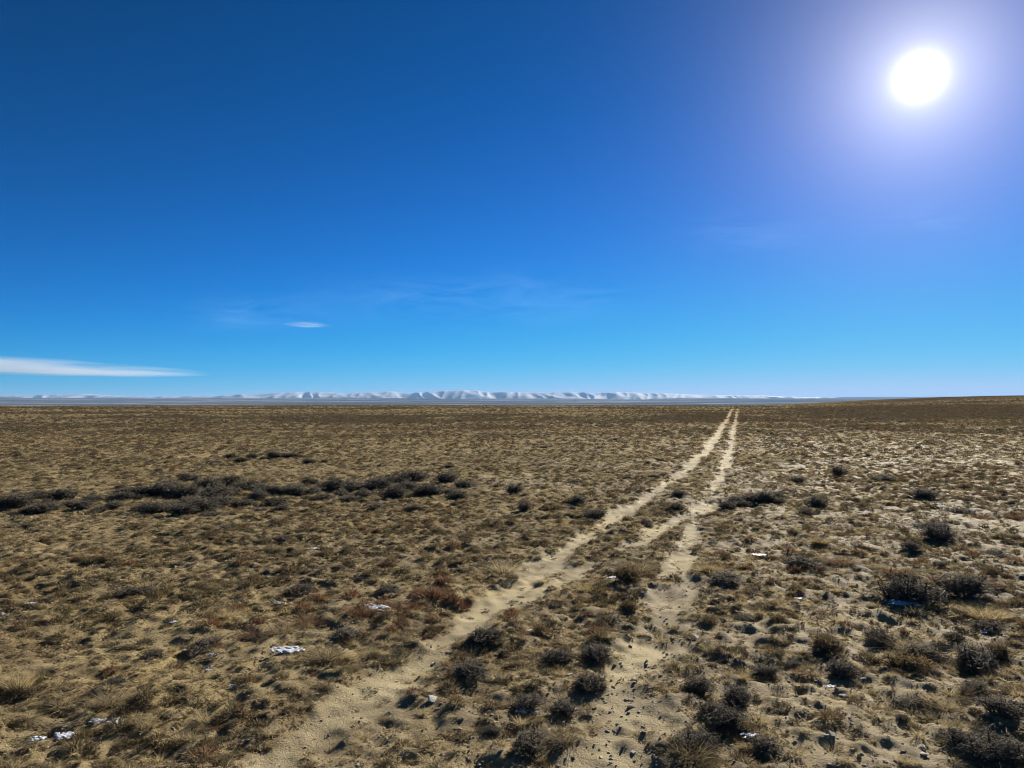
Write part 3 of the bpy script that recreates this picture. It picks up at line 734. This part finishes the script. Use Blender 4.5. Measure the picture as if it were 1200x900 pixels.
# grass bunches that stand out
bunch = [grass_mesh(420, .30, 1.0, .55, .12, .013, M_STRAW, 'grass_bunch') for _ in range(3)] + [grass_mesh(420, .34, 1.0, .7, .15, .014, M_GRASS, 'grass_bunch') for _ in range(3)]
rustb = [grass_mesh(380, .34, 1.0, .8, .2, .016, M_RUST, 'red_stemmed_clump') for _ in range(3)]
GB = [
 (22,812,34,30,0,'tall pale grass bunch near the left edge of the grassland'),
 (68,742,30,18,1,'pale grass bunch beyond the tall one at the left edge'),
 (175,690,40,14,2,'wide straw coloured grass bunch with a dark flat bush beside it'),
 (268,722,26,14,0,'small yellow grass bunch above the dark bush with snow crumbs'),
 (330,742,30,16,3,'brown grass bunch between the snowy bushes'),
 (130,828,38,16,4,'greenish brown grass bunch behind the twin snow patches'),
 (380,775,38,18,3,'brown grass bunch behind the blue white snow patch'),
 (590,668,34,16,4,'brown grass bunch at the left margin of the left rut'),
 (745,668,38,18,3,'golden brown grass bunch between the ruts behind the shaggy bush'),
 (690,690,28,14,1,'pale grass bunch on the strip between the ruts'),
 (830,672,34,16,2,'straw grass bunch right of the right rut beside flat dark mat'),
 (1060,758,40,18,3,'brown grass bunch behind the yellow topped bush'),
 (1155,722,44,18,1,'yellow grass bunch behind the low sagebrush with snow on it'),
 (962,640,26,12,0,'small yellow grass bunch on the plain right of the ruts'),
 (1135,645,26,11,5,'brown grass bunch right of the lone wide sagebrush'),
 (810,890,40,22,4,'grass bunch growing through the big shaggy sagebrush'),
 (545,788,30,14,5,'brown grass bunch behind the flat dark bush on the strip'),
 (1108,828,30,12,5,'low brown grass bunch beside the flat olive sagebrush'),
 (660,870,34,16,3,'brown grass bunch beside the small brown bush at bottom'),
]
for px, py, w, h, k, lab in GB:
    x, y = px_ground(px, py); s = h / F * math.hypot(y, EYE) * .95
    o = link('grass_bunch', bunch[k], None, (x, y, hz(x, y))); wx = w / F * y / .75
    o.scale = (wx * .8, wx * .8, s); o.rotation_euler = (0, 0, random.uniform(0, 6.28)); tag(o, lab, 'grass bunch', 'grass bunches that stand out of the cover')
RB = [(375,700,22,9,'small red stemmed clump above the low grey bush'),(425,722,30,13,'red stemmed clump nearest the forked snow patch, left side'),(470,716,34,14,'large red stemmed clump left of the left rut'),
 (505,703,32,14,'red stemmed clump at the right end of the reddish patch'),(362,728,30,11,'red brown clump between the blue snow patch and forked snow patch'),(298,745,30,10,'flat rusty clump at the left end of the reddish patch'),(988,663,26,9,'rusty clump on stony ground, left of the orange stone'),(1148,607,16,7,'small rusty clump at far right of the plain'),(1190,608,18,9,'bright rusty clump at the right edge of the plain')]
for px, py, w, h, lab in RB:
    x, y = px_ground(px, py); wx = w / F * y / .75; s = h / F * y * 1.3
    o = link('red_stemmed_clump', rustb[random.randrange(3)], None, (x, y, hz(x, y))); o.scale = (wx * .8, wx * .8, s); o.rotation_euler = (0, 0, random.uniform(0, 6.28))
    tag(o, lab, 'red clump', 'reddish stemmed clumps')

# ------------------------------------------------------------------ snow patches
SN = [
 (336,768,34,'large blue white snow patch at the foot of brown grass, left'),(440,716,30,'forked bright snow patch in front of the black hollow bush'),
 (114,848,14,'left one of the twin snow patches at lower left'),(138,848,20,'right one of the twin snow patches at lower left'),
 (46,864,18,'shaded snow patch nearest the lower left corner'),(74,863,22,'thin grey snow streak beside the shaded patch, lower left'),
 (3,718,12,'snow patch cut by the left edge'),(35,711,10,'small snow crumb right of the one at the left edge'),
 (200,730,13,'small bright snow patch in the grass above the flat dark bush'),(249,768,10,'snow crumb in front of the flat dark bush at left'),
 (240,755,9,'tiny snow crumb on the flat dark bush at left'),(273,805,8,'tiny snow crumb alone below the blue white patch'),
 (367,643,14,'blue shaded snow patch beyond the grass, right of a black bush'),(326,706,16,'narrow snow patch under the low grey bush'),
 (196,617,9,'snow crumb in front of the thickest clump of the dark band'),(245,783,9,'tiny snow crumb below the flat dark bush at left'),(393,748,10,'snow patch against the black bush beside red stems'),
 (572,741,13,'thin snow streak at the right margin of the left rut'),(620,744,14,'small snow patch in the middle of the strip between ruts'),
 (612,838,14,'snow crumbs at the foot of dark bush between the ruts, left'),(628,840,8,'snow crumb right beside the crumbs under the dark bush'),
 (718,678,12,'thin snow sliver beside the shaggy yellow brown bush'),(891,653,18,'long bright snow streak right of the right rut'),
 (879,864,18,'bright snow patch between dark bushes near the bottom'),(1058,712,30,'shaded blue snow patch under the largest sagebrush'),
 (1154,738,22,'bright snow patch on the low grey sagebrush at right'),(1108,636,38,'long thin snow streak under the lone wide sagebrush'),
 (1140,697,12,'snow crumb under the broad dark sagebrush'),(973,802,12,'pale snow crumb on the stony gap, left one'),(988,812,8,'pale snow crumb on the stony gap, right one'),
 (936,700,10,'snow crumb among the stones beyond the bare soil'),(950,553,9,'snow fleck left of the lone dark sagebrush on the plain'),(965,555,7,'snow fleck touching the lone dark sagebrush on the plain'),
]
snowP = [snow_mesh(s) for s in range(1, 8)]
for i, (px, py, w, lab) in enumerate(SN):
    x, y = px_ground(px, py); wx = w / F * math.hypot(y, EYE) * 1.15
    o = link('snow_patch', snowP[i % 7], None, (x, y, hz(x, y) + .012)); wx *= .85; o.scale = (wx, wx * .8, max(.03, wx * .2)); o.rotation_euler = (0, 0, random.uniform(-.4, .4))
    tag(o, lab, 'snow patch', 'leftover snow patches on the ground')

# ------------------------------------------------------------------ stones
stP = [stone_mesh('stone', M_STONE, rng.uniform(.45, .7), 3, .3) for _ in range(6)]
paP = [stone_mesh('stone', M_PALE, rng.uniform(.45, .7), 3, .3) for _ in range(3)]
STN = [
 (486,814,14,1,'pale stone with a dark shadow at the right margin of the left rut'),(507,826,15,1,'pale stone a hand below the other pale stone by the left rut'),
 (543,808,6,1,'tiny white stone right of the two pale stones by the left rut'),(667,789,13,1,'angular white scrap behind the nearly black round bush'),  # the angular white scrap is only built from the pale stone mesh
 (638,725,8,1,'white pebble on the strip between ruts, mid foreground'),(600,705,6,0,'small brown stone where the left rut forks'),
 (973,868,22,0,'flat tan stone alone on the bare gravelly soil'),(1000,884,14,0,'grey stone below right of the flat tan stone'),(1080,876,18,0,'flat tan stone on the gravel near the bottom right'),
 (1083,886,14,0,'second flat stone touching the gravel one near bottom right'),(1057,852,12,0,'dark stone beside the tiny black sagebrush'),(1031,846,10,0,'brown stone left of the tiny black sagebrush'),
 (958,838,10,0,'brown stone above the flat tan stone'),(933,812,8,0,'small dark stone on the bare soil'),(1075,862,12,0,'dark stone above the flat stones near bottom right'),
 (1012,795,10,1,'pale stone beside the dark brown bush on the stony gap'),(817,748,9,1,'pale stone right of the right rut above the sand'),(852,742,8,0,'tan stone among small stones right of the right rut'),
 (827,770,12,0,'dark tan stone at the right margin of the right rut'),(862,775,10,0,'brown stone between the right rut and the black cushion'),(742,793,11,0,'tan stone lying in the right rut'),
 (775,791,9,0,'dark stone at the right side of the right rut'),(738,755,8,0,'dark stone at the left side of the right rut'),(778,757,8,0,'dark stone in the right rut above the tan one'),
 (740,824,12,0,'red brown stone on the sand of the right rut'),(1025,662,6,2,'small bright orange stone on the stony plain'),(847,688,7,1,'white pebble at the edge of the flat dark sagebrush mat'),
 (1047,486.5,3.2,1,'far white boulder in the dark scrub band right of the ruts'),(1190,868,12,0,'grey stone near the right edge below the dark bushes'),(1145,860,12,0,'tan stone left of the small round black sagebrush'),
 (215,882,9,0,'dark stone near the bottom left grass'),(330,843,8,0,'small stone at the left margin of the left rut'),(385,800,8,0,'brown stone on the left rut margin below snow'),
 (216,762,14,0,'dark angular stone in grass left of the snow crumbs'),(640,800,8,0,'small brown stone below the dark green spiky bush'),(561,893,7,1,'white pebble at the bottom between the ruts'),(434,872,6,1,'white pebble on the sand of the left rut'),(742,878,7,1,'white pebble on the sand of the right rut at bottom'),
]
orP = stone_mesh('stone', M_ORANGE, .7, 2)
for i, (px, py, w, k, lab) in enumerate(STN):
    x, y = px_ground(px, py); wx = w / F * math.hypot(y, EYE) * .95
    me = orP if k == 2 else (paP[i % 3] if k else stP[i % 6])
    o = link('stone', me, None, (x, y, hz(x, y) + wx * .06)); o.scale = (wx, wx * .75, wx * .7); o.rotation_euler = (random.uniform(-.2, .2), random.uniform(-.2, .2), random.uniform(0, 6.28))
    tag(o, lab, 'stone', 'loose stones on the ground')

# ------------------------------------------------------------------ clouds
def cloud(name, px, py, wpx, hpx, dist, dens, label, seed, tilt=0.0):
    import bmesh
    d = ray(px, py); c = d * dist; c[2] += CAM[2]
    bm = bmesh.new(); bmesh.ops.create_icosphere(bm, subdivisions=5, radius=.5)
    for v in bm.verts:
        n = float(fbm(np.array([v.co.x * 5 + seed]), np.array([v.co.y * 3 + v.co.z * 4]), 3, seed)[0]) - .5
        s = 1 + .25 * n
        z = v.co.z * (1.0 if v.co.z > 0 else .6) * (1 - .45 * max(0, v.co.x * 2) ** 2)
        v.co = (v.co.x * s, v.co.y * s, z * s)
    me = bpy.data.meshes.new(name); bm.to_mesh(me); bm.free()
    m, t = new_mat(name + '_vapour')
    co = t.n('ShaderNodeTexCoord').outputs['Object']
    mp = t.n('ShaderNodeMapping', {'Vector': co, 'Scale': (1.6, .8, 6), 'Location': (seed, 0, 0)}).outputs[0]
    n = t.noise(mp, 1.6, 4, .6)
    ln = t.n('ShaderNodeVectorMath', {0: co}, operation='LENGTH').outputs['Value']
    edge = t.ramp(ln, [(.2, 1.0), (.50, 0.0)])
    f = t.m('MULTIPLY', t.ramp(n, [(.40, .02), (.60, 1.0)]), edge)
    v = t.n('ShaderNodeVolumePrincipled', {'Color': (.86, .94, 1.0, 1), 'Density': t.m('MULTIPLY', f, dens), 'Anisotropy': .35})
    t.n('ShaderNodeOutputMaterial', {1: v.outputs[0]})
    me.materials.append(m)
    o = link(name, me, None, tuple(c)); o.scale = (wpx / F * dist, wpx / F * dist * .5, hpx / F * dist)
    o.rotation_euler = (0, tilt, -math.atan2(d[0], d[1]))
    tag(o, label, 'cloud'); return o
cloud('cloud', 10, 431, 455, 26, 30000., .0005, 'long flat white cloud low over the horizon at the left', 3, R(.9))
cloud('cloud', 360, 381, 60, 9, 30000., .0006, 'small thin white wisp of cloud above the mountains', 9, 0)

# ------------------------------------------------------------------ sun, sky, air
sd = ray(1078, 90); sd = sd / np.linalg.norm(sd)
ELEV = math.asin(sd[2]); AZ = math.atan2(sd[0], sd[1])
L = bpy.data.lights.new('sun', 'SUN'); L.energy = 5.0; L.angle = R(.53); L.color = (1.0, .93, .83)
so = bpy.data.objects.new('sun', L); COL.objects.link(so)
from mathutils import Vector
so.rotation_euler = Vector((sd[0], sd[1], sd[2])).to_track_quat('Z', 'Y').to_euler()
so.location = (0, 0, 30)
W = bpy.data.worlds.new('World'); scene.world = W; W.use_nodes = True
t = NT(W.node_tree)
sky = t.n('ShaderNodeTexSky', sky_type='NISHITA', sun_disc=False, sun_elevation=ELEV, sun_rotation=AZ, altitude=3500, air_density=1.0, dust_density=.1, ozone_density=10.0)
# the deep thin-air blue: one response curve per channel
sc_ = t.n('ShaderNodeSeparateColor', {0: sky.outputs[0]})
def curve(ch, ref, out, p): return t.m('MULTIPLY', t.m('POWER', t.m('DIVIDE', sc_.outputs[ch], ref * 10), p), out * 10)
def knee(v, c, n): return t.m('DIVIDE', v, t.m('POWER', t.m('ADD', 1.0, t.m('POWER', t.m('DIVIDE', v, c * 10), n)), 1 / n))
cr_ = knee(curve(0, .37, .31, 2.45), .5, 3.0); cg_ = knee(curve(1, .246, .225, 1.5), .66, 2.0); cb_ = knee(curve(2, .346, .27, 1.75), .9, 3.0)
g = t.n('ShaderNodeCombineColor', {0: cr_, 1: cg_, 2: cb_}).outputs[0]
gen = t.n('ShaderNodeTexCoord').outputs['Generated']
# the sun and the bright air round it
dot = t.n('ShaderNodeVectorMath', {0: gen, 1: tuple(sd)}, operation='DOT_PRODUCT').outputs['Value']
ang = t.m('MULTIPLY', t.m('ARCCOSINE', t.m('MINIMUM', dot, 1.0)), 57.29578)
def bell(w, a, p=2.0): return t.m('MULTIPLY', t.m('EXPONENT', t.m('MULTIPLY', t.m('POWER', t.m('DIVIDE', ang, w), p), -1.0)), a)
core = bell(.95, 26.0, 1.7); a1 = bell(2.6, 8.5, 1.0); a2 = bell(8.0, 3.7, 1.3)
zup = t.n('ShaderNodeSeparateXYZ', {0: gen}).outputs[2]
a3 = t.m('MULTIPLY', bell(22.0, .95, 1.5), t.m('SUBTRACT', 1.0, t.m('MULTIPLY', zup, 2.6), clamp=True))
glow3 = t.n('ShaderNodeVectorMath', {0: (1.0, .25, .05), 'Scale': a3}, operation='SCALE').outputs[0]
glow = t.n('ShaderNodeVectorMath', {0: (1.0, .98, .95), 'Scale': t.m('ADD', core, a1)}, operation='SCALE').outputs[0]
glow2 = t.n('ShaderNodeVectorMath', {0: (1.0, .82, .84), 'Scale': a2}, operation='SCALE').outputs[0]
# faint high wisps
sep = t.n('ShaderNodeSeparateXYZ', {0: gen}); 
plane = t.n('ShaderNodeCombineXYZ', {0: t.m('DIVIDE', sep.outputs[0], sep.outputs[1]), 1: t.m('MULTIPLY', t.m('DIVIDE', sep.outputs[2], sep.outputs[1]), 4.5), 2: 3.1}).outputs[0]
wn = t.noise(plane, 6.5, 6, .62, .9)
def patch(cx, cz, rx, rz):
    ax = (cx - 600) / F; az_ = (470 - cz) / F
    u = t.m('DIVIDE', t.m('SUBTRACT', t.m('DIVIDE', sep.outputs[0], sep.outputs[1]), ax), rx / F)
    v = t.m('DIVIDE', t.m('SUBTRACT', t.m('DIVIDE', sep.outputs[2], sep.outputs[1]), az_), rz / F)
    return t.m('EXPONENT', t.m('MULTIPLY', t.m('ADD', t.m('MULTIPLY', u, u), t.m('MULTIPLY', v, v)), -1.0))
pm = t.m('ADD', t.m('ADD', patch(560, 350, 150, 26), patch(290, 366, 60, 16)), t.m('ADD', t.m('MULTIPLY', patch(880, 272, 60, 18), .8), t.m('MULTIPLY', patch(1080, 255, 50, 14), .8)))
wf = t.m('MULTIPLY', t.m('MULTIPLY', t.ramp(wn, [(.40, 0.0), (.68, 1.0)]), pm), 1.05)
front = t.m('GREATER_THAN', sep.outputs[1], 0.1)
wisp = t.n('ShaderNodeVectorMath', {0: (.8, .95, 1.1), 'Scale': t.m('MULTIPLY', wf, front)}, operation='SCALE').outputs[0]
s1 = t.n('ShaderNodeVectorMath', {0: g, 1: glow}, operation='ADD').outputs[0]
s2 = t.n('ShaderNodeVectorMath', {0: s1, 1: glow2}, operation='ADD').outputs[0]
s2 = t.n('ShaderNodeVectorMath', {0: s2, 1: glow3}, operation='ADD').outputs[0]
s3 = t.n('ShaderNodeVectorMath', {0: s2, 1: wisp}, operation='ADD').outputs[0]
bg = t.n('ShaderNodeBackground', {0: s3, 1: .053})
t.n('ShaderNodeOutputWorld', {0: bg.outputs[0]})

# air
def haze():
    m, t = new_mat('thin_air')
    v = t.n('ShaderNodeVolumePrincipled', {'Color': (.36, .64, 1.0, 1), 'Density': .000021, 'Anisotropy': .1})
    t.n('ShaderNodeOutputMaterial', {1: v.outputs[0]})
    x0, x1, y0, y1, z0, z1 = -95000, 95000, -95000, 95000, -260, 370
    V = [(x, y, z) for z in (z0, z1) for y in (y0, y1) for x in (x0, x1)]
    Fq = [(0, 2, 3, 1), (4, 5, 7, 6), (0, 1, 5, 4), (2, 6, 7, 3), (0, 4, 6, 2), (1, 3, 7, 5)]
    me = mesh_np('haze', np.array(V, float), [np.array(Fq)], [m])
    tag(link('haze', me), 'thin blue air over the plain', None, None, 'stuff')
HAZE = True
if HAZE: haze()

cam = bpy.data.cameras.new('camera'); cam.sensor_width = 36; cam.lens = 36 * F / 1200; cam.clip_start = .05; cam.clip_end = 300000
co_ = bpy.data.objects.new('camera', cam); COL.objects.link(co_)
co_.location = tuple(CAM); co_.rotation_euler = (math.pi / 2 + PITCH, 0, 0); scene.camera = co_
vs = scene.view_settings; vs.view_transform = 'Standard'; vs.look = 'None'; vs.exposure = .92; vs.gamma = 1; vs.use_curve_mapping = False
scene.cycles.filter_width = 1.05; scene.cycles.max_bounces = 5; scene.cycles.transparent_max_bounces = 8; scene.cycles.volume_bounces = 0
scene.cycles.use_denoising = True
print('SUN', math.degrees(ELEV), math.degrees(AZ), 'objects', len(COL.objects))
